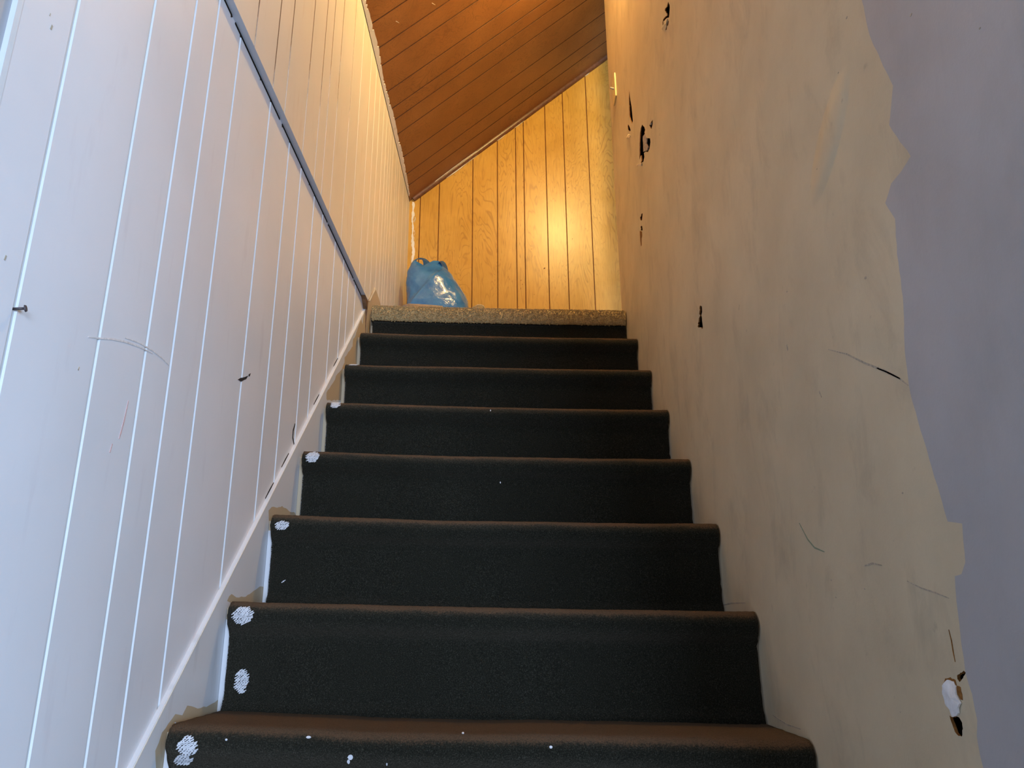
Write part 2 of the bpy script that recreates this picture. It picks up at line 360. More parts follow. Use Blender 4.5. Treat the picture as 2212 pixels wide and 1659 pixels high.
CEG = [0.5, 0.62, 0.78, 0.92, 1.04, 1.16, 1.3, 1.44, 1.55, 1.7, 1.83, 1.95, 2.10, 2.23, 2.3674, 2.5038, 2.6025, 2.7645, 2.8823, 2.9634, 3.0717, 3.2604, 3.4086, 3.5128]
bm = bmesh.new(); dn = Vector((0.8513, 0, -1)).normalized()
def pl_c(y, d):
    o = -dn * d
    return [Vector((1.5, y, zc(1.5))) + o, Vector((XU - 0.02, y, zc(XU - 0.02))) + o]
grooved(bm, CEG, -0.2, YB + 0.02, 0, 0.006, 0.003, pl_c)
up = -dn
prism(bm, [Vector((XU - 0.08, -0.2, zc(XU - 0.08))) + up * 0.02, Vector((1.5, -0.2, zc(1.5))) + up * 0.02, Vector((1.5, YB + 0.05, zc(1.5))) + up * 0.02, Vector((XU - 0.08, YB + 0.05, zc(XU - 0.08))) + up * 0.02], up * 0.03)
cl = struct('ceiling', bm, [M_CEIL, M_CGRV])
# ragged white caulk slopped along the joint of ceiling and left wall
bm = bmesh.new(); rnd = random.Random(8); pts = []
y = 0.6
edge = []
while y < 3.60:
    w = 0.0165 + 0.010 * noise.noise((y * 5.0, 1.3, 0)) + 0.006 * abs(noise.noise((y * 17.0, 4.1, 0)))
    w *= 1.0 if y < 2.9 else max(0.35, 1.0 - (y - 2.9) * 0.75)
    edge.append((XU + max(0.005, w), y)); y += rnd.uniform(0.012, 0.03)
    if rnd.random() < 0.45: edge.append((edge[-1][0] - rnd.uniform(0.002, 0.006), y - 0.003))
outl = [(XU, 0.6)] + edge + [(XU, 3.60)]
prism(bm, [Vector((x, y, zc(x))) + dn * 0.0005 for x, y in outl], dn * 0.0035)
# a torn curl sticking out
tag(obj('caulk_strip', bm, M_CAULK, cl), 'ragged white caulk strip')
bm = bmesh.new(); box(bm, (XU, 0.5, zc(XU) - 0.004), (XU + 0.0016, YB, zc(XU) + 0.001)); obj('shadow_gap', bm, M_DARKGAP, cl)
bm = bmesh.new()   # nail stubs and splinters under the ceiling
for x, y in ((-0.30, 2.46), (-0.44, 2.43)):
    p = Vector((x, y, zc(x))); tube(bm, p - dn * 0.002, p + dn * 0.012 + Vector((0.006, 0, 0)), 0.0016, 0.0008, 6)
obj('splinter', bm, M_CORE2, cl)
# brown quarter round between ceiling and back wall
bm = bmesh.new(); e = Vector((1, 0, 0.8513)).normalized(); nrm = dn
def trim_pt(x, a):
    q = Vector((x, YB, zc(x)))
    c, s = math.cos(a), math.sin(a)
    return q + dn * (0.020 * c) + Vector((0, -1, 0)) * (0.017 * s)
rows = [[bm.verts.new(trim_pt(x, a)) for a in [math.pi / 2 * i / 6 for i in range(7)]] + [bm.verts.new(Vector((x, YB, zc(x))))] for x in (-0.522, -0.2, 0.2, 0.6, 1.0, 1.48)]
for i in range(len(rows) - 1):
    for j in range(8): bm.faces.new((rows[i][j], rows[i + 1][j], rows[i + 1][(j + 1) % 8], rows[i][(j + 1) % 8]))
bm.faces.new(rows[0]); bm.faces.new(rows[-1][::-1]); bmesh.ops.recalc_face_normals(bm, faces=bm.faces)
tr = struct('trim_2', bm, M_BROWN)
bm = bmesh.new()   # torn white scraps of the old joint
for x0, x1, w in ((-0.335, -0.21, 0.008), (-0.22, -0.16, 0.004), (-0.05, 0.0, 0.006), (0.05, 0.11, 0.004), (0.47, 0.50, 0.004)):
    n = 9; top = []; bot = []
    for i in range(n):
        x = x0 + (x1 - x0) * i / (n - 1); h = w * math.sin(math.pi * (i + 0.3) / (n - 0.4)) * (0.7 + 0.5 * abs(noise.noise((x * 60, 0, 3))))
        top.append((x, YB - 0.004, zc(x) - 0.0262)); bot.append((x, YB - 0.005, zc(x) - 0.027 - h))
    prism(bm, top + bot[::-1], (0, 0.003, 0))
tag(obj('torn_scrap', bm, M_CAULK, tr), 'torn white scraps along the moulding')
bm = bmesh.new()   # scraps between moulding and ceiling
for x0, x1, w in ((-0.40, -0.17, 0.007),):
    pts = [(x0 + (x1 - x0) * i / 12, 0.0175 + w * math.sin(math.pi * i / 12) * (0.5 + abs(noise.noise((i * 1.7, 2, 0))))) for i in range(13)]
    prism(bm, [Vector((x, YB - d, zc(x))) + dn * 0.003 for x, d in pts] + [Vector((x1, YB - 0.012, zc(x1))) + dn * 0.003, Vector((x0, YB - 0.012, zc(x0))) + dn * 0.003], dn * 0.002)
obj('torn_scrap', bm, M_CAULK, tr)
bm = bmesh.new(); box(bm, (1.5, 2.6, ZL - 0.2), (1.56, YB, zc(1.5))); struct('wall_landing_end', bm, M_RW)
bm = bmesh.new(); box(bm, (XL - 0.06, YF - 0.06, 3.0), (0.60, YF, zc(0.6))); struct('wall_front', bm, M_RW)

# ------------------------------------------------------------------ right wall: one sheet with its holes, old and new paint
H1 = [(1.7294, 3.0296), (1.7178, 3.0085), (1.7170, 2.9974), (1.7225, 2.9906), (1.7277, 2.9845), (1.7360, 2.9788), (1.7565, 2.9975), (1.7751, 3.0095), (1.7920, 3.0181), (1.8022, 3.0178), (1.8127, 3.0218), (1.8107, 3.0324), (1.8002, 3.0332), (1.7750, 3.0192), (1.7546, 3.0030), (1.7517, 3.0067), (1.7636, 3.0238), (1.7727, 3.0400), (1.7686, 3.0425), (1.7457, 3.0285), (1.7390, 3.0293)]
H1b = [(1.7442, 2.9778), (1.7407, 2.9697), (1.7515, 2.9662), (1.7646, 2.9744), (1.7727, 2.9698), (1.7827, 2.9784), (1.7759, 2.9793), (1.7600, 2.9782)]
F1 = [(1.7895, 3.0157), (1.7680, 3.0019), (1.7451, 2.9843), (1.7596, 2.9795), (1.7785, 2.9810), (1.7890, 2.9793), (1.8109, 3.0027), (1.8172, 3.0136), (1.7999, 3.0148)]
H2 = [(2.3807, 3.2459), (2.3759, 3.2078), (2.3589, 3.1538), (2.3555, 3.1133), (2.3524, 3.0889), (2.3677, 3.0859), (2.3866, 3.1100), (2.4099, 3.1477), (2.4051, 3.1850), (2.3981, 3.2253)]
H2b = [(2.4486, 3.1449), (2.4221, 3.1139), (2.4070, 3.0871), (2.4282, 3.0969), (2.4557, 3.1250), (2.4582, 3.1428)]
F2 = [(2.4962, 3.1200), (2.4512, 3.1024), (2.4131, 3.0703), (2.4260, 3.0684), (2.4773, 3.1007)]
H3 = [(2.1968, 2.9569), (2.1641, 2.9216), (2.1552, 2.9050), (2.1698, 2.9056), (2.1452, 2.8649), (2.0929, 2.8274), (2.0897, 2.8107), (2.1120, 2.7994), (2.1380, 2.8049), (2.1759, 2.8330), (2.2010, 2.8454), (2.1976, 2.8271), (2.2188, 2.8235), (2.2714, 2.8488), (2.2464, 2.8462), (2.2531, 2.8711), (2.2838, 2.8735), (2.2718, 2.8922), (2.2600, 2.9253), (2.2398, 2.9524), (2.2209, 2.9614)]
F3 = [(2.2034, 2.9239), (2.1856, 2.9029), (2.1811, 2.8876), (2.1902, 2.8760), (2.1643, 2.8438), (2.1863, 2.8452), (2.2472, 2.8818), (2.2407, 2.9117), (2.2267, 2.9305)]
H3b = [(2.0342, 2.8544), (2.0384, 2.8423), (2.0599, 2.8391), (2.0715, 2.8495), (2.0863, 2.8721), (2.0656, 2.8663)]
F3b = [(2.0790, 2.8929), (2.0579, 2.8703), (2.0702, 2.8610), (2.0973, 2.8880)]
F3c = [(2.3336, 2.8862), (2.2706, 2.8513), (2.2331, 2.8261), (2.2445, 2.8226), (2.3174, 2.8701)]
H4 = [(2.3120, 2.6741), (2.2927, 2.6640), (2.2980, 2.6572), (2.3099, 2.6476), (2.3274, 2.6554), (2.3396, 2.6701), (2.3401, 2.6771), (2.3221, 2.6701)]
H4b = [(2.3436, 2.6424), (2.3141, 2.6280), (2.3107, 2.6087), (2.3463, 2.6267), (2.3368, 2.6287)]
F4 = [(2.3370, 2.6609), (2.3084, 2.6440), (2.3141, 2.6280), (2.3444, 2.6434)]
S4 = [(2.3600, 2.6327), (2.3228, 2.6115), (2.3248, 2.5946), (2.3386, 2.5912), (2.3455, 2.5687), (2.3575, 2.5707), (2.3614, 2.5925), (2.3614, 2.6124)]
H5 = [(1.6875, 2.0544), (1.6703, 2.0464), (1.6705, 2.0394), (1.6720, 2.0318), (1.6813, 2.0269), (1.6785, 2.0193), (1.6800, 2.0117), (1.6780, 1.9981), (1.6779, 1.9922), (1.6864, 1.9927), (1.6930, 1.9994), (1.7167, 2.0088), (1.7238, 2.0146), (1.7144, 2.0156), (1.7195, 2.0206), (1.7112, 2.0214), (1.7055, 2.0281), (1.6912, 2.0304), (1.6990, 2.0372), (1.6936, 2.0433), (1.6905, 2.0456), (1.6924, 2.0499)]
H6 = [(0.8295, 1.2713), (0.8263, 1.2694), (0.8350, 1.2625), (0.8407, 1.2592), (0.8438, 1.2618), (0.8433, 1.2654)]
S6 = [(0.8466, 1.2551), (0.8403, 1.2542), (0.8393, 1.2473), (0.8405, 1.2416), (0.8443, 1.2419), (0.8481, 1.2465), (0.8496, 1.2520)]
S6b = [(0.8730, 1.2544), (0.8667, 1.2608), (0.8564, 1.2626), (0.8475, 1.2608), (0.8466, 1.2551), (0.8507, 1.2591), (0.8615, 1.2597), (0.8713, 1.2531), (0.8769, 1.2467)]
F6 = [(0.8615, 1.2597), (0.8507, 1.2591), (0.8478, 1.2536), (0.8495, 1.2463), (0.8428, 1.2385), (0.8485, 1.2330), (0.8495, 1.2280), (0.8568, 1.2240), (0.8653, 1.2226), (0.8681, 1.2287), (0.8753, 1.2344), (0.8764, 1.2438), (0.8713, 1.2531)]
H6b = [(0.8712, 1.2233), (0.8655, 1.2219), (0.8585, 1.2248), (0.8530, 1.2234), (0.8492, 1.2189), (0.8499, 1.2126), (0.8544, 1.2047), (0.8604, 1.2045), (0.8661, 1.2076), (0.8698, 1.2170)]
BD = [(0.7899, 2.1079), (0.7871, 2.0480), (0.7707, 1.9848), (0.7586, 1.9456), (0.7813, 1.9062), (0.7701, 1.8812), (0.7511, 1.8407), (0.7756, 1.8356), (0.7997, 1.8349), (0.8197, 1.8196), (0.8050, 1.7891), (0.8142, 1.7462), (0.8181, 1.6911), (0.8343, 1.6273), (0.8379, 1.5748), (0.8306, 1.5304), (0.8212, 1.4831), (0.8096, 1.4233), (0.7844, 1.4182), (0.7916, 1.3788), (0.8022, 1.3676), (0.8148, 1.3662), (0.8207, 1.3324), (0.8223, 1.3166), (0.8251, 1.2971), (0.8268, 1.2708), (0.8217, 1.2489), (0.8209, 1.2246), (0.8267, 1.2091), (0.8270, 1.2010), (0.8270, 1.1916), (0.8253, 1.1801)]
zt = zc(XR)
outer = [(YF, 0.0), (YE, 0.0), (YE, zt), (YF, zt)]
edge = [(0.79, zt - 0.001), (0.78, 3.6), (0.80, 3.0), (0.785, 2.6), (0.79, 2.3)] + BD + [(0.825, 1.0), (0.83, 0.6), (0.82, 0.001)]
e2 = []; rnd = random.Random(11)
for a, b_ in zip(edge[:-1], edge[1:]):
    n = max(1, int(math.hypot(b_[0] - a[0], b_[1] - a[1]) / 0.010))
    for j in range(n):
        t = j / n; e2.append((a[0] + (b_[0] - a[0]) * t + (rnd.uniform(-.0010, .0010) if j else 0), a[1] + (b_[1] - a[1]) * t))
e2.append(edge[-1])
newp = [(YF + 0.001, 0.001)] + [(YF + 0.001, zt - 0.001)] + e2
holes = [rough(h, 0.006 if i < 9 else 0.0022, 0.0009 if i < 9 else 0.0005, i) for i, h in enumerate((H1, H1b, H2, H2b, H3, H3b, H4, H4b, H5, H6, H6b))]
def cls(p):
    for h in holes:
        if inside(p, h): return None
    return 1 if inside(p, newp) else 0
bm = bmesh.new()
fs = sheet(bm, outer, [newp] + holes, lambda a, b_: (XR, a, b_), cls)
bmesh.ops.recalc_face_normals(bm, faces=bm.faces)
if sum(f.normal.x for f in bm.faces) > 0: bmesh.ops.reverse_faces(bm, faces=bm.faces)
for h in holes:      # broken rims
    n = len(h); A = [bm.verts.new((XR, *p)) for p in h]
    B = [bm.verts.new((XR + 0.0035, p[0] + noise.noise((p[0] * 300, p[1] * 300, 1)) * 0.002, p[1] + noise.noise((p[0] * 300, p[1] * 300, 9)) * 0.002)) for p in h]
    for i in range(n): bm.faces.new((A[i], A[(i + 1) % n], B[(i + 1) % n], B[i])).material_index = 2
face(bm, [(XR, YE, 0), (XR + 0.11, YE, 0), (XR + 0.11, YE, zc(XR + .11)), (XR, YE, zt)], 0)
face(bm, [(XR, YF, 0), (XR + 0.11, YF, 0), (XR + 0.11, YF, zc(XR + .11)), (XR, YF, zt)], 1)
face(bm, [(XR + 0.11, YF, 0), (XR + 0.11, YE, 0), (XR + 0.11, YE, zc(XR + .11)), (XR + 0.11, YF, zc(XR + .11))], 0)
rw = struct('wall_right', bm, [M_RW, M_RWN, M_STAIN])
bm = bmesh.new(); box(bm, (XR + 0.045, YF + 0.01, 0.02), (XR + 0.055, YE - 0.01, zt - 0.02)); obj('wall_cavity', bm, M_INNER, rw)

def flap(name, poly, mat, out, seed, th=0.003, lift=0.006, lab=None):
    """torn piece of wall surface: outline at depth out (negative sinks in), gently buckled"""
    bm = bmesh.new(); q = rough(poly, 0.003, 0.0006, seed)
    cy = sum(p[0] for p in q) / len(q); cz = sum(p[1] for p in q) / len(q)
    fs = []
    for sgn in (0, 1):
        c = bm.verts.new((XR - out - lift * 0.5 + sgn * th, cy, cz))
        ring = [bm.verts.new((XR - out - lift * max(0, noise.noise((p[0] * 40, p[1] * 40, seed + .5))) + sgn * th, *p)) for p in q]
        for i in range(len(q)): fs.append(bm.faces.new((c, ring[i], ring[(i + 1) % len(q)])))
        if sgn == 0: r0 = ring
        else:
            for i in range(len(q)): fs.append(bm.faces.new((r0[i], ring[i], ring[(i + 1) % len(q)], r0[(i + 1) % len(q)])))
    bmesh.ops.recalc_face_normals(bm, faces=bm.faces)
    return tag(obj(name, bm, mat, rw), lab)
flap('torn_paper', F1, M_RW, 0.001, 1, 0.002, 0.006)
flap('torn_paper', F2, M_CORE2, 0.0005, 2, 0.002, 0.006, 'torn pale paper flap')
flap('broken_core', F3, M_CORE, -0.008, 3, 0.004, 0.004, 'exposed grey plaster core')
flap('broken_core', F3b, M_CORE, -0.002, 4, 0.003, 0.003, 'exposed grey plaster core')
flap('torn_paper', F3c, M_CORE2, 0.0005, 5, 0.002, 0.008, 'torn pale paper flap')
flap('broken_core', F4, M_CORE, -0.001, 6, 0.003, 0.002, 'exposed grey plaster core')
flap('paper_stain', S4, M_STAIN, 0.0004, 7, 0.0006, 0.0005, 'brown torn paper streak')
flap('wall_filler', F6, M_FILLER, 0.0008, 8, 0.002, 0.0035, 'dab of white filler')
flap('paper_stain', S6, M_STAIN, 0.0004, 9, 0.0006, 0.001, 'brown torn paper edge')
flap('paper_stain', S6b, M_STAIN, 0.0003, 10, 0.0006, 0.0006, 'brown torn paper edge')

def stroke(bm, pts, w, to3d, off):
    """thin tapered mark along pts (2-D on a wall)"""
    n = len(pts); L = []; Rr = []
    for i, p in enumerate(pts):
        a = pts[max(0, i - 1)]; b_ = pts[min(n - 1, i + 1)]; d = Vector((b_[0] - a[0], b_[1] - a[1])).normalized()
        ww = w * (0.25 + 0.75 * math.sin(math.pi * (i + 0.4) / (n - 0.2))) / 2
        L.append((p[0] - d.y * ww, p[1] + d.x * ww)); Rr.append((p[0] + d.y * ww, p[1] - d.x * ww))
    prism(bm, [to3d(*p) for p in L + Rr[::-1]], off)
def marks_right(name, mat, lst, lab=None):
    bm = bmesh.new()
    for w, pts in lst:
        if w == 'dot':
            y, z, q = pts; prism(bm, [(XR - 0.0001, y + q * .5 * math.cos(i * .785) * (1 + .25 * noise.noise((y * 70, i, 1))), z + q * .32 * math.sin(i * .785)) for i in range(8)], (-0.0003, 0, 0))
        else: stroke(bm, pts, w, lambda a, b_: (XR - 0.0001, a, b_), (-0.0004, 0, 0))
    return tag(obj(name, bm, mat, rw), lab)
marks_right('scuff_mark', M_MARK, [(.003, [(1.0314, 1.7016), (0.9771, 1.6750), (0.9304, 1.6453), (0.8873, 1.6213), (0.8583, 1.6028), (0.8394, 1.5869)]),
    (.003, [(0.9031, 1.6297), (0.8776, 1.6144), (0.8538, 1.5996)]), (.0025, [(1.0169, 1.3898), (0.9939, 1.3913), (0.9700, 1.3874)]),
    (.003, [(1.0819, 1.6525), (1.0768, 1.6415)]), (.005, [(1.1827, 1.7650), (1.1818, 1.7546)]), (.003, [(1.7650, 1.3464), (1.6525, 1.3517), (1.5550, 1.3511)]),
    (.0018, [(0.9138, 1.3656), (0.8854, 1.3566), (0.8581, 1.3507), (0.8328, 1.3442)]), (.003, [(1.4559, 1.1548), (1.3880, 1.1482), (1.3240, 1.1494)])] +
    [('dot', (y, z, s)) for y, z, s in ((0.6992, 1.9968, .005), (0.6016, 1.8867, .003), (0.8324, 2.1194, .005), (0.8776, 2.0652, .003), (1.1288, 1.3762, .004), (1.1206, 1.3518, .004), (1.0266, 1.3603, .004), (0.8915, 1.4671, .004), (0.9796, 1.2143, .0025), (0.8951, 1.7529, .006), (1.1542, 1.8505, .004), (0.9835, 1.9771, .003))])
marks_right('crayon_mark', M_GREEN, [(.003, [(1.2236, 1.4704), (1.1976, 1.4419), (1.1745, 1.4269), (1.1403, 1.4178)])], 'faint green crayon stroke')
marks_right('torn_line', M_STAIN, [(.0018, [(0.8434, 1.3117), (0.8419, 1.3000), (0.8423, 1.2883), (0.8418, 1.2790)])])

# ------------------------------------------------------------------ marks on the left wall
wl2 = bpy.data.objects['wall_left_lower']
def marks_left(name, mat, lst, lab=None):
    bm = bmesh.new()
    for w, pts in lst: stroke(bm, pts, w, lambda a, b_: (XL + 0.0001, a, b_), (0.0005, 0, 0))
    return tag(obj(name, bm, mat, wl2), lab)
marks_left('scuff_mark', M_TANMARK, [(.003, [(0.9232, 1.6873), (0.9520, 1.6963), (0.9777, 1.7054), (1.0144, 1.7150), (1.0547, 1.7220), (1.0991, 1.7267)]),
    (.0022, [(1.0128, 1.7202), (1.0529, 1.7280), (1.0978, 1.7309), (1.1306, 1.7301), (1.1572, 1.7265)])], 'curved tan scuff')
marks_left('scuff_mark', M_MARK, [(s, [(y, z - s), (y + s * .4, z + s)]) for y, z, s in ((0.7396, 2.0223, .0035), (0.733, 2.035, .002), (0.7451, 1.7132, .003), (0.9139, 1.6403, .0025))])
marks_left('crayon_mark', M_RED, [(.0035, [(1.0475, 1.6354), (1.0440, 1.6050), (1.0400, 1.5850), (1.0375, 1.5757)]), (.003, [(1.022, 1.565), (1.019, 1.552)])], 'faint red crayon stroke')
bm = bmesh.new()
prism(bm, [(XL + 0.0002, *p) for p in rough([(1.4585, 1.7986), (1.4751, 1.8079), (1.5006, 1.8182), (1.5150, 1.8255), (1.5070, 1.8161), (1.4773, 1.8005)], .006, .0006, 4)], (.0005, 0, 0))
prism(bm, [(XL + 0.0002, *p) for p in [(1.517, 1.8285), (1.5281, 1.8354), (1.5245, 1.8275), (1.519, 1.825)]], (.0005, 0, 0))
tag(obj('paint_chip', bm, M_BLACK, wl2), 'black chip in the white paint')
bm = bmesh.new(); stroke(bm, [(1.8961, 1.7535), (1.8730, 1.7740), (1.8721, 1.7921), (1.8834, 1.8135)], .007, lambda a, b_: (XL + .0002, a, b_), (.0006, 0, 0))
for y in (1.80, 1.70, 2.25, 2.05): stroke(bm, [(y, 0.0254 + .9178 * y + .005), (y + .025, .0254 + .9178 * (y + .025) + .005), (y + .05, .0254 + .9178 * (y + .05) + .004)], .004, lambda a, b_: (XL + .0002, a, b_), (.0006, 0, 0))
obj('split_crack', bm, M_DARKGAP, wl2)

# ------------------------------------------------------------------ nail in the left wall
nl = thing('nail', (XL, 0.7764, 1.6651), 'small dark nail sticking out of the left panelling', 'nail')
bm = bmesh.new(); tube(bm, (XL - 0.002, 0.7764, 1.6651), (XL + 0.010, 0.779, 1.6665), 0.0016, n=8); obj('shank', bm, M_NAIL, nl, True)
bm = bmesh.new(); tube(bm, (XL + 0.010, 0.779, 1.6665), (XL + 0.0115, 0.7794, 1.6668), 0.0042, 0.0036, n=12); obj('head', bm, M_NAIL, nl)

# ------------------------------------------------------------------ skirt board beside the stairs
def sk(y): return 0.0254 + 0.9178 * y
bm = bmesh.new()
SK = [[(2.6641, 2.4681), (2.6339, 2.4262), (2.6236, 2.3891), (2.5915, 2.3965), (2.5469, 2.3464), (2.5051, 2.2948), (2.4753, 2.2720), (2.4738, 2.2449), (2.4091, 2.1990), (2.3616, 2.1640), (2.3661, 2.1477), (2.3355, 2.1161), (2.2594, 2.0669), (2.2497, 2.0504), (2.2035, 2.0161), (2.1543, 1.9786), (2.1592, 1.9610), (2.1702, 1.9588), (2.4529, 2.0402), (2.85, 2.30), (2.87, 2.50), (2.81, 2.585), (2.7265, 2.515)],
      [(1.7073, 1.5642), (1.7262, 1.5748), (1.7704, 1.5796), (1.8058, 1.5888), (1.8359, 1.5872), (1.8777, 1.5842), (1.9198, 1.5868), (1.9329, 1.5795), (1.7874, 1.5528), (1.7417, 1.5364), (1.7405, 1.5096), (1.7278, 1.5083)],
      [(1.5040, 1.3627), (1.5255, 1.3764), (1.5537, 1.3704), (1.5948, 1.3713), (1.6428, 1.3820), (1.6933, 1.3959), (1.7516, 1.3954), (1.7705, 1.3599), (1.5589, 1.3524)],
      [(1.2641, 1.1357), (1.2805, 1.1598), (1.3129, 1.1755), (1.3239, 1.1818), (1.3521, 1.1759), (1.3686, 1.1899), (1.4149, 1.1795), (1.4691, 1.1792), (1.5171, 1.1860), (1.5529, 1.1538), (1.4870, 1.1457), (1.3872, 1.1505), (1.3281, 1.1457), (1.3064, 1.1340), (1.3034, 1.1027), (1.2753, 1.1077)]]
SK = [rough(p, .012, .0018, 20 + i) for i, p in enumerate(SK)]
y0 = 0.10
so = [(y0, 0.0), (0.75, 0.0), (2.86, sk(2.86) - 0.62), (2.86, 2.46), (2.70, 2.46), (2.664, 2.4715), (2.60, sk(2.60) + 0.001), (1.9, sk(1.9)), (1.3, sk(1.3) + 0.002), (0.6, sk(0.6)), (y0, sk(y0))]
so_in = [p for p in so]
sheet(bm, so_in, SK, lambda a, b_: (XS, a, b_), lambda p: 1 if any(inside(p, q) for q in SK) else 0)
bmesh.ops.recalc_face_normals(bm, faces=bm.faces)
if sum(f.normal.x for f in bm.faces) < 0: bmesh.ops.reverse_faces(bm, faces=bm.faces)
n = len(so); A = [bm.verts.new((XS, *p)) for p in so]; B = [bm.verts.new((XL, *p)) for p in so]
for i in range(n): bm.faces.new((A[i], A[(i + 1) % n], B[(i + 1) % n], B[i])).material_index = 0
tag(obj('trim_3', bm, [M_SKIRT, M_BEIGE]), kind='structure')
bm = bmesh.new()   # paint ridge and slivers along the top of the skirt, raw end grain at the peak
rnd = random.Random(2)
for i in range(60):
    a = 0.62 + i * 0.0335; b_ = a + 0.0335
    prism(bm, [(XS + .0001, a, sk(a) - .0026 - rnd.uniform(0, .0010)), (XS + .0001, b_, sk(b_) - .0026 - rnd.uniform(0, .0010)), (XS + .0001, b_, sk(b_) + .0003), (XS + .0001, a, sk(a) + .0003)], (.0009, 0, 0))
obj('paint_ridge', bm, M_CAULK, bpy.data.objects['trim_3'])
bm = bmesh.new(); prism(bm, [(XU + .0026, 2.69, 2.40), (XU + .0026, 2.693, 2.46), (XU + .0026, 2.70, 2.41), (XU + .0026, 2.698, 2.37)], (.0008, 0, 0)); obj('split_crack', bm, M_DARKGAP, bpy.data.objects['trim_3'])

bm = bmesh.new()   # thick cut end of the skirt, standing up past the landing edge
F_ = XU + 0.0015
fr = [(XS + .0003, 2.70, 2.30), (XS + .004, 2.668, 2.42), (F_, 2.655, 2.492), (F_, 2.6665, 2.5125), (F_, 2.7666, 2.6078), (F_, 2.787, 2.613), (F_, 2.9157, 2.60), (F_, 2.93, 2.50), (F_, 2.80, 2.44), (XS + .0003, 2.77, 2.30)]
c = bm.verts.new((F_ - .002, 2.76, 2.50)); A = [bm.verts.new(p) for p in fr]; B = [bm.verts.new((XL, p[1], p[2])) for p in fr]; n = len(fr)
bm.faces.new(B[::-1])
for i in range(n):
    bm.faces.new((c, A[(i + 1) % n], A[i])); bm.faces.new((A[i], B[i], B[(i + 1) % n], A[(i + 1) % n])).material_index = 1 if i < 3 else 0
bmesh.ops.recalc_face_normals(bm, faces=bm.faces)
tag(obj('skirt_end', bm, [M_BEIGE, M_BARE], bpy.data.objects['trim_3']), 'bare beige upright end of the skirt board')
bm = bmesh.new(); prism(bm, [(XU + .0025, *p) for p in ((2.668, 2.506), (2.675, 2.506), (2.782, 2.606), (2.787, 2.613), (2.7666, 2.6078))], (.0012, 0, 0)); obj('paint_ridge', bm, M_CAULK, bpy.data.objects['trim_3'])
# ------------------------------------------------------------------ staircase
def arc(cy, cz, r, a0, a1, n): return [(cy + r * math.cos(math.radians(a0 + (a1 - a0) * i / n)), cz + r * math.sin(math.radians(a0 + (a1 - a0) * i / n))) for i in range(n + 1)]
def carpet_profile(k):
    """(y, z) relative to the nose of step k, from the back of the tread over the nose to the tread below"""
    p = [(0.233 - i * 0.0155, -0.004 + 0.0035 * i / 12) for i in range(13)]
    p += arc(0.026, -0.026, 0.026, 90, 180, 9)
    p += [(0.0015, -0.034), (0.005, -0.042), (0.0105, -0.049), (0.0165, -0.055), (0.0205, -0.063), (0.0225, -0.075)]
    p += [(0.0225, -0.075 - i * 0.0115) for i in range(1, 9)] + [(0.0215, -0.176), (0.017, -0.184), (0.0145, -0.191), (0.012, -0.1985)]
    return p
TREAD_BROWN = [1.0] * 13 + [1.0, 1.0, 0.95, 0.85, 0.72, 0.56, 0.40, 0.26, 0.14, 0.06] + [0.0] * 30  # share of the browner colour: full on the tread, fading over the nose
def wav(x, k, s):
    return 0.0030 * noise.noise((x * 3.1, k * 7.3, 0.2)) + 0.0012 * noise.noise((x * 11.0, k * 3.7, s * 9))
def carpet_pt(k, x, yz, i=0, bulge=1.0):
    y, z = yz; w = wav(x, k, 0)
    sag = 0.004 * math.cos((x + 0.033) * 3.0)
    return Vector((x, ny(k) + y + w * 0.8 * bulge, nz(k) + z + tz(x) + w * bulge - (sag - .003) * bulge))
def strip(bm, k, prof, nx=110, tread_brown=None, th=0.006, x0=CXL, x1=CXR, seed=0, amp=0.0009):
    m = len(prof); nr = []
    for i in range(m):
        a = prof[max(0, i - 1)]; b_ = prof[min(m - 1, i + 1)]; d = Vector((b_[0] - a[0], b_[1] - a[1])).normalized(); nr.append(Vector((d.y, -d.x)))
    if nr[0].y < 0: nr = [-v for v in nr]
    F = []; Bk = []; lay = bm.verts.layers.float.new('tread_brown') if tread_brown else None
    for j in range(nx + 1):
        x = x0 + (x1 - x0) * j / nx; cf = []; cb = []
        for i, q in enumerate(prof):
            xx = x
            if j in (0, nx): xx += 0.0022 * noise.noise((i * 0.9, k * 5.0, j * 1.0))
            f = noise.noise((xx * 160, q[0] * 160 + k * 9, q[1] * 160)) * amp
            p = carpet_pt(k, xx, (q[0] + nr[i].x * f, q[1] + nr[i].y * f)); cf.append(bm.verts.new(p))
            if lay: cf[-1][lay] = tread_brown[i]
            cb.append(bm.verts.new(p - Vector((0, nr[i].x, nr[i].y)) * th))
        F.append(cf); Bk.append(cb)
    for j in range(nx):
        for i in range(m - 1):
            bm.faces.new((F[j][i], F[j][i + 1], F[j + 1][i + 1], F[j + 1][i])); bm.faces.new((Bk[j][i], Bk[j + 1][i], Bk[j + 1][i + 1], Bk[j][i + 1]))
    for j in (0, nx):
        for i in range(m - 1): bm.faces.new((F[j][i], F[j][i + 1], Bk[j][i + 1], Bk[j][i]))
    for i in (0, m - 1):
        for j in range(nx): bm.faces.new((F[j][i], F[j + 1][i], Bk[j + 1][i], Bk[j][i]))
    bmesh.ops.recalc_face_normals(bm, faces=bm.faces)

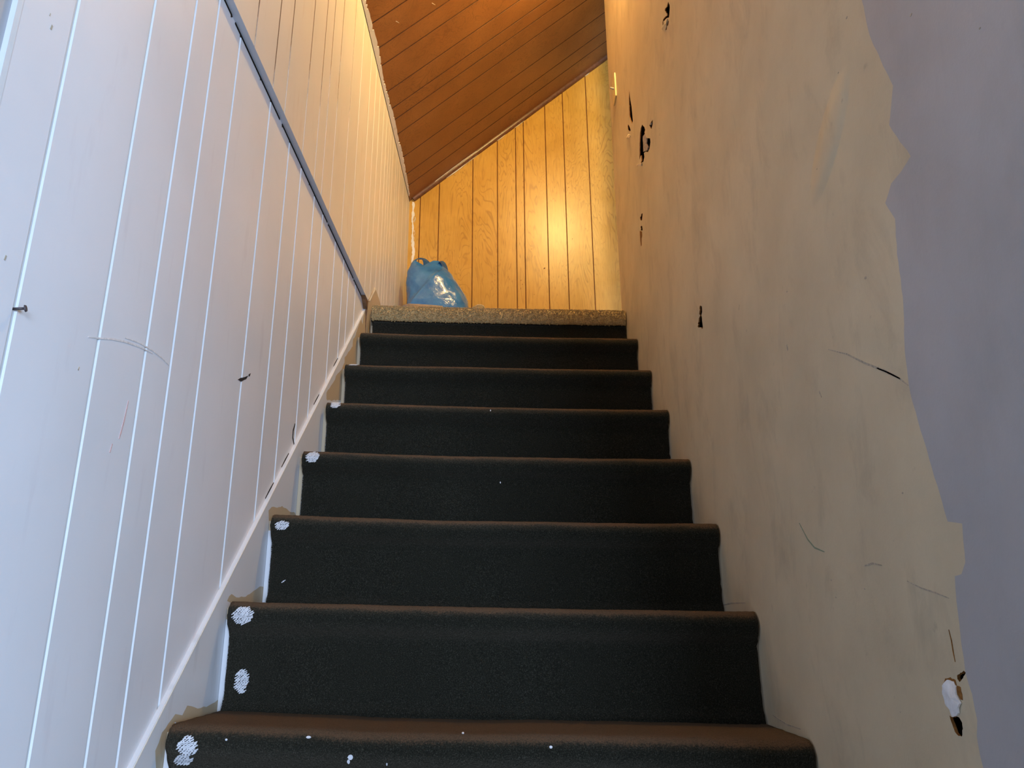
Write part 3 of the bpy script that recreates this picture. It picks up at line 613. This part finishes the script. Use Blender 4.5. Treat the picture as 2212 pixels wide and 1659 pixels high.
st = thing('staircase', (-0.03, ny(-5), 0.0), 'steep staircase covered in worn dark carpet between white panelling and a beige wall', 'stairs')
SPOTS = {1: [(-0.5064, 1.3338, 0.0206, 0.0151), (-0.5043, 1.2171, 0.0130, 0.0230)], 2: [(-0.5100, 1.5266, 0.0153, 0.0100), (-0.5028, 1.4053, 0.0043, 0.0030)],
         3: [(-0.5096, 1.7259, 0.0167, 0.0147)], 4: [(-0.5090, 1.9268, 0.0137, 0.0128)], 5: [(-0.5098, 2.1224, 0.0139, 0.0034)],
         0: [(-0.5027, 1.1399, 0.0156, 0.0150), (-0.5108, 1.1196, 0.0150, 0.0085)]}
DRIPS = {0: [(-0.2458, 1.1243, .0040, .0030), (-0.2490, 1.1180, .0022, .0028), (-0.3138, 1.1515, .0037, .0015), (-0.0745, 1.1612, .0020, .0014), (0.0634, 1.1346, .0026, .0016), (-0.1900, 1.1137, .0011, .0019), (-0.44, 1.150, .0018, .0012)],
         4: [(-0.05, 1.905, .0016, .0022)], 3: [(-0.02, 1.66, .0015, .002)]}
def surf(k, x, z):
    """point on the front of the carpet of step k at height z, and its outward normal in (y, z)"""
    pr = carpet_profile(k); best = None
    for i in range(12, len(pr) - 1):
        a = carpet_pt(k, x, pr[i]); b_ = carpet_pt(k, x, pr[i + 1])
        if a.z >= z >= b_.z and a.z > b_.z:
            t = (a.z - z) / (a.z - b_.z); p = a.lerp(b_, t); d = (b_ - a); nn = Vector((0, d.z, -d.y)).normalized()
            if nn.y > 0: nn = -nn
            return p, nn
    return carpet_pt(k, x, pr[13]), Vector((0, -0.5, 0.86))
for k in range(-5, 8):
    bm = bmesh.new(); f = ny(k) + 0.033
    zt_, zb = nz(k) - 0.010, max(0.0, nz(k - 1) - 0.012)
    def slab(a, b_, mi=0):
        vs = box(bm, a, b_, mi)
        for v in vs:
            if v.co.z > 0.001: v.co.z += tz(v.co.x)
    slab((XS + 0.0006, f, zb), (CXR - 0.004, f + 0.018, zt_ - (0.022 if k < 7 else 0.062)))
    if k < 7: slab((XS + 0.0006, ny(k) + 0.033, zt_ - 0.022), (CXR - 0.004, ny(k + 1) + 0.033, zt_), 1)
    sp = obj('step', bm, [M_SKIRT if k < 3 else M_BEIGE, M_BEIGE], st)
    if k < 3: sp['label'] = 'white painted wooden step under the carpet'
    else: sp['label'] = 'bare beige wooden step under the carpet'
    if k == 7: continue
    bm = bmesh.new(); strip(bm, k, carpet_profile(k), 150 if k >= 0 else 40, TREAD_BROWN)
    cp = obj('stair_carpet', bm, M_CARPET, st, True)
    rnd = random.Random(100 + k)
    for (cx, cz, rx, rz) in SPOTS.get(k, []):
        bm = bmesh.new(); r = 0; dz = 0.0030; z = cz - rz
        dz = 0.0026
        while z < cz + rz:                        # white dashes on the loops of the weave
            x = cx - rx + (r % 2) * 0.0026
            while x < cx + rx:
                q = ((x - cx) / rx) ** 2 + ((z - cz) / rz) ** 2
                if q < 0.92 + 0.25 * noise.noise((x * 190, z * 190, k)):
                    L = rnd.uniform(.0046, .0068); hgt = rnd.uniform(.0008, .0013); z_ = z; x_ = x; x += rnd.uniform(-.0006, .0006)
                    p, nn = surf(k, x, z); p2, n2 = surf(k, x + L, z + L * 0.42)
                    u = nn.cross(Vector((1, 0, 0))).normalized()
                    a = [p + nn * .0006 - u * hgt, p + nn * .0006 + u * hgt, p2 + n2 * .0006 + u * hgt, p2 + n2 * .0006 - u * hgt]
                    prism(bm, a, nn * 0.0012)
                x += rnd.uniform(.0044, .0056)
            z += dz; r += 1
        o = obj('paint_splotch', bm, M_SPLAT, cp); o['label'] = 'white paint splotch on the carpet edge'
    if DRIPS.get(k):
        for (cx, cz, rx, rz) in DRIPS[k]:
            bm = bmesh.new(); p, nn = surf(k, cx, cz); u = nn.cross(Vector((1, 0, 0))).normalized()
            pts = [p + nn * .0005 + Vector((1, 0, 0)) * rx * math.cos(a) * (1 + .3 * noise.noise((a * 3, cx * 50, 1))) + u * rz * math.sin(a) * 1.3 for a in [2 * math.pi * i / 10 for i in range(10)]]
            prism(bm, pts, nn * .0012); o = obj('paint_drip', bm, M_SPLAT, cp); o['label'] = 'white paint fleck on the carpet'
# frayed pale threads along the cut left edge of the runner
bm = bmesh.new(); rnd = random.Random(77)
for k in range(0, 7):
    for i in range(70):
        z = nz(k) - rnd.uniform(.045, .185); p, nn = surf(k, CXL + .001, z)
        q = p + Vector((rnd.uniform(-.0022, .0006), rnd.uniform(-.001, .001), rnd.uniform(-.0015, .0015)))
        tube(bm, p + nn * .0003, q + nn * .0008, .00045, .0003, 4)
tag(obj('frayed_edge', bm, plain('pale_backing_thread', (0.30, 0.32, 0.34), 0.9, 0.1, 0.3, 300), st), 'pale frayed carpet edge', kind='stuff')
# dark riser under the landing
prof7 = [(0.0195, -0.0585 - i * 0.0112) for i in range(0, 10)] + [(0.0190, -0.176), (0.017, -0.186), (0.013, -0.1985)]
bm = bmesh.new(); strip(bm, 7, prof7, 120); obj('stair_carpet', bm, M_CARPET, st, True)

# ------------------------------------------------------------------ landing carpet
lc = thing('landing_carpet', (-0.03, 3.2, ZL - 0.03), 'beige plush carpet on the landing with its edge rolled over the top step', 'carpet')
def plush_prof():
    p = [(0.885 - i * 0.045, 0.0075) for i in range(17)] + [(0.15 - i * 0.012, 0.008) for i in range(10)]
    p += arc(0.034, -0.026, 0.034, 90, 180, 10) + [(0.0, -0.038), (0.0008, -0.046), (0.003, -0.053), (0.006, -0.058), (0.009, -0.061)]
    return p
PP = plush_prof()
bm = bmesh.new(); strip(bm, 7, PP, 260, None, 0.010, CXL - 0.004, XR - 0.004, amp=0.0016); obj('carpet_backing', bm, M_PLUSH, lc, True)
# the part of the landing that turns right behind the wall
bm = bmesh.new(); box(bm, (XR - 0.004, YE + 0.005, ZL - 0.031), (1.49, YB - 0.004, ZL - 0.012)); obj('carpet_backing', bm, M_PLUSH, lc)
bm = bmesh.new(); rnd = random.Random(9)
cum = [0]
for a, b_ in zip(PP[:-1], PP[1:]): cum.append(cum[-1] + math.hypot(b_[0] - a[0], b_[1] - a[1]))
i0 = 16; s0, s1 = cum[i0], cum[-1]
def along(s):
    for i in range(len(cum) - 1):
        if cum[i] <= s <= cum[i + 1]:
            t = (s - cum[i]) / (cum[i + 1] - cum[i]); a, b_ = PP[i], PP[i + 1]
            d = Vector((b_[0] - a[0], b_[1] - a[1])).normalized(); return (a[0] + (b_[0] - a[0]) * t, a[1] + (b_[1] - a[1]) * t), Vector((d.y, -d.x))
    return PP[-1], Vector((-1, 0))
ntuft = 15000
for i in range(ntuft):
    s = s0 + (s1 - s0) * rnd.random() if i % 5 else s1 - 0.11 * rnd.random(); x = rnd.uniform(CXL - .003, XR - .006)
    q, nr = along(s)
    if nr.y < -0.2 and nr.x > 0: nr = -nr
    if nr.x > 0.2: nr = -nr
    p = carpet_pt(7, x, q); N = Vector((0, nr.x, nr.y)).normalized()
    d = (N + Vector((rnd.uniform(-.55, .55), rnd.uniform(-.5, .5), rnd.uniform(-.75, .35)))).normalized(); L = rnd.uniform(.004, .0075); r = rnd.uniform(.0011, .0019)
    u = d.orthogonal().normalized(); w = d.cross(u); b0 = p - N * .001
    A = [bm.verts.new(b0 + (u * math.cos(t) + w * math.sin(t)) * r * .8) for t in (0, 2.09, 4.19)]
    B = [bm.verts.new(b0 + d * L * .75 + (u * math.cos(t) + w * math.sin(t)) * r) for t in (0, 2.09, 4.19)]
    c = bm.verts.new(b0 + d * L)
    for j in range(3):
        bm.faces.new((A[j], A[(j + 1) % 3], B[(j + 1) % 3], B[j])); bm.faces.new((B[j], B[(j + 1) % 3], c))
tag(obj('carpet_pile', bm, M_PLUSH, lc), kind='stuff')

# ------------------------------------------------------------------ blue carrier bag on the landing
BY, BZ = 3.36, ZL + 0.024
bag = thing('carrier_bag', (-0.36, BY, BZ), 'crumpled blue plastic carrier bag standing in the left corner of the landing', 'bag')
def bag_prof(t):
    """left x, right x and half depth at height fraction t (0 floor, 1 rim)"""
    L = [(0, -0.500), (0.25, -0.502), (0.5, -0.497), (0.75, -0.501), (0.9, -0.493), (1.0, -0.470)]
    Rr = [(0, -0.170), (0.25, -0.168), (0.5, -0.188), (0.62, -0.203), (0.75, -0.240), (0.86, -0.280), (0.94, -0.308), (1.0, -0.328)]
    D = [(0, 0.10), (0.2, 0.125), (0.5, 0.115), (0.75, 0.075), (0.9, 0.04), (1.0, 0.018)]
    def ip(T):
        for (a, va), (b_, vb) in zip(T[:-1], T[1:]):
            if a <= t <= b_: u = (t - a) / (b_ - a); return va + (vb - va) * u
        return T[-1][1]
    return ip(L), ip(Rr), ip(D)
def rid(v): return 1 - abs(noise.noise(v)) * 2
HB = 0.50
bm = bmesh.new(); rings = []; NA, NZ = 120, 84
for j in range(NZ + 1):
    t = j / NZ; L, Rr, D = bag_prof(t); ring = []
    for i in range(NA):
        a = 2 * math.pi * i / NA; c, s = math.cos(a), math.sin(a)
        x = (L + Rr) / 2 + (Rr - L) / 2 * math.copysign(abs(c) ** 0.75, c); y = math.copysign(abs(s) ** 0.9, s) * D
        z = t * HB
        if t > 0.9:     # the rim dips between the two handles
            u = (x - L) / max(1e-6, Rr - L); z -= 0.030 * (t - 0.9) / 0.1 * max(0, 1 - abs(u - 0.42) / 0.33)
        q = Vector((x * 9 + 3, y * 9, z * 7)); f = (1 - 0.35 * t)
        d = 0.014 * noise.noise(q * 0.8) + 0.013 * min(0.55, (lambda D_: D_[1] - D_[0])(noise.voronoi(q * 0.8 + Vector((q.z * .35, 2, q.x * .3)))[0])) + 0.005 * min(0.4, (lambda D_: D_[1] - D_[0])(noise.voronoi(q * 2.1 + Vector((5, q.x * .4, 1)))[0])) - 0.004 + 0.0012 * rid(q * 3.6) - 0.008
        # a long sharp fold running up to the right, as if pulled from the lower left
        xf = -0.455 + (z - 0.24) * 0.72; e = (x - xf)
        if s < 0: d += 0.024 * (math.exp(-e / 0.075) if e > 0 else math.exp(e / 0.009)) * min(1, max(0, (z - .10) / .08)) * min(1, max(0, (.47 - z) / .05))
        nrm_ = Vector((c * 0.35, s, 0.0)).normalized()
        ring.append(bm.verts.new(Vector((x, BY + y, BZ + z)) + nrm_ * d * f + Vector((0, 0, 0.004 * noise.noise(q * 3) if 0 < j < NZ else 0))))
    rings.append(ring)
for j in range(NZ):
    for i in range(NA): bm.faces.new((rings[j][i], rings[j][(i + 1) % NA], rings[j + 1][(i + 1) % NA], rings[j + 1][i]))
bm.faces.new(rings[0][::-1])
for v in bm.verts:
    if v.co.z < BZ + 0.012: v.co.z = BZ + max(0.002, (v.co.z - BZ))
    v.co.x = max(v.co.x, XU + 0.012)
obj('bag_body', bm, M_BAG, bag, True)
def ribbon(name, path, wy, seed):
    """film strap: path of (x, z, halfwidth), doubled over front to back"""
    bm = bmesh.new(); R_ = []; m = 9
    for i, (x, z, h) in enumerate(path):
        row = []
        for j in range(m):
            v = j / (m - 1) * 2 - 1
            a = path[max(0, i - 1)]; b_ = path[min(len(path) - 1, i + 1)]; d = Vector((b_[0] - a[0], b_[1] - a[1])).normalized(); nn = Vector((-d.y, d.x))
            o = nn * h * v
            row.append(bm.verts.new((x + o.x, BY + wy * (v * .8) + .005 * noise.noise((x * 60, z * 60, seed + v * 2)), BZ + z + o.y + .004 * noise.noise((x * 50, v * 3, seed)))))
        R_.append(row)
    for i in range(len(R_) - 1):
        for j in range(m - 1): bm.faces.new((R_[i][j], R_[i + 1][j], R_[i + 1][j + 1], R_[i][j + 1]))
    bmesh.ops.solidify(bm, geom=bm.faces[:], thickness=0.0012)
    return obj(name, bm, M_BAG, bag, True)
def smoothp(P, n=5):
    out = []
    for i in range(len(P) - 1):
        p0 = P[max(0, i - 1)]; p1 = P[i]; p2 = P[i + 1]; p3 = P[min(len(P) - 1, i + 2)]
        for k in range(n):
            t = k / n; out.append(tuple(0.5 * (2 * b_ + (c - a) * t + (2 * a - 5 * b_ + 4 * c - d) * t * t + (3 * b_ - a - 3 * c + d) * t ** 3) for a, b_, c, d in zip(p0, p1, p2, p3)))
    return out + [P[-1]]
ribbon('handle', smoothp([(-0.466, 0.440, .016), (-0.468, 0.478, .015), (-0.455, 0.507, .014), (-0.430, 0.517, .013), (-0.406, 0.507, .015), (-0.395, 0.480, .018), (-0.394, 0.445, .020)]), 0.022, 1)
ribbon('handle', smoothp([(-0.366, 0.440, .020), (-0.358, 0.476, .016), (-0.340, 0.497, .014), (-0.320, 0.494, .014), (-0.308, 0.468, .014), (-0.302, 0.425, .014)]), 0.026, 2)

# ------------------------------------------------------------------ scraps beside the bag
def scrap(name, pts, y0, dep, zbase, mat, label, cat, seed, th=0.0012):
    """sheet of crumpled material standing up from the carpet: outline given as (x, height)"""
    bm = bmesh.new(); n = len(pts); m = 8; G_ = []
    for j in range(m + 1):
        v = j / m; row = []
        for (x, h) in pts:
            hh = h * math.sin(math.pi * (0.12 + 0.76 * v)) ** 0.7
            row.append(bm.verts.new((x + .004 * noise.noise((x * 40, v * 4, seed)), y0 + dep * (v - .5), zbase + max(0.0005, hh + .003 * noise.noise((x * 60, v * 5, seed + 3))))))
        G_.append(row)
    for j in range(m):
        for i in range(n - 1): bm.faces.new((G_[j][i], G_[j][i + 1], G_[j + 1][i + 1], G_[j + 1][i]))
    bmesh.ops.solidify(bm, geom=bm.faces[:], thickness=th); bmesh.ops.recalc_face_normals(bm, faces=bm.faces)
    o = obj(name, bm, mat, origin=(pts[0][0], y0, zbase)); return tag(o, label, cat)
ZT = ZL + tz(-0.12) + 0.0195
scrap('paper_scrap', [(-0.140, 0.004), (-0.131, 0.012), (-0.117, 0.021), (-0.104, 0.021), (-0.097, 0.018), (-0.091, 0.006)], 2.80, 0.05, ZT + 0.001, M_PAPER, 'scrap of white paper on the landing carpet right of the blue bag', 'paper', 3)
ZS = ZL + tz(-0.34) + 0.026
scrap('plastic_sheet', [(-0.424, 0.004), (-0.415, 0.020), (-0.400, 0.026), (-0.37, 0.024), (-0.33, 0.020), (-0.29, 0.012), (-0.262, 0.004)], 2.84, 0.10, ZS, M_FILM, 'strip of pale crumpled plastic lying on the carpet before the blue bag', 'plastic film', 7)

# ------------------------------------------------------------------ light switch on the right wall
sw = thing('light_switch', (XR, 2.685, 3.50), 'ivory light switch near the far edge of the right wall', 'light switch')
bm = bmesh.new(); box(bm, (XR - 0.006, 2.652, 3.440), (XR - 0.0004, 2.722, 3.560)); bmesh.ops.bevel(bm, geom=[e for e in bm.edges], offset=0.0018, segments=2, affect='EDGES'); obj('switch_plate', bm, M_IVORY, sw)
bm = bmesh.new(); tube(bm, (XR - 0.004, 2.687, 3.502), (XR - 0.021, 2.687, 3.508), 0.0048, 0.0035, 10); tag(obj('toggle', bm, M_GREY, sw), 'grey toggle lever')
for z in (3.472, 3.530):
    bm = bmesh.new(); tube(bm, (XR - 0.005, 2.687, z), (XR - 0.0068, 2.687, z), 0.003, 0.0025, 10); obj('screw', bm, M_IVORY, sw)
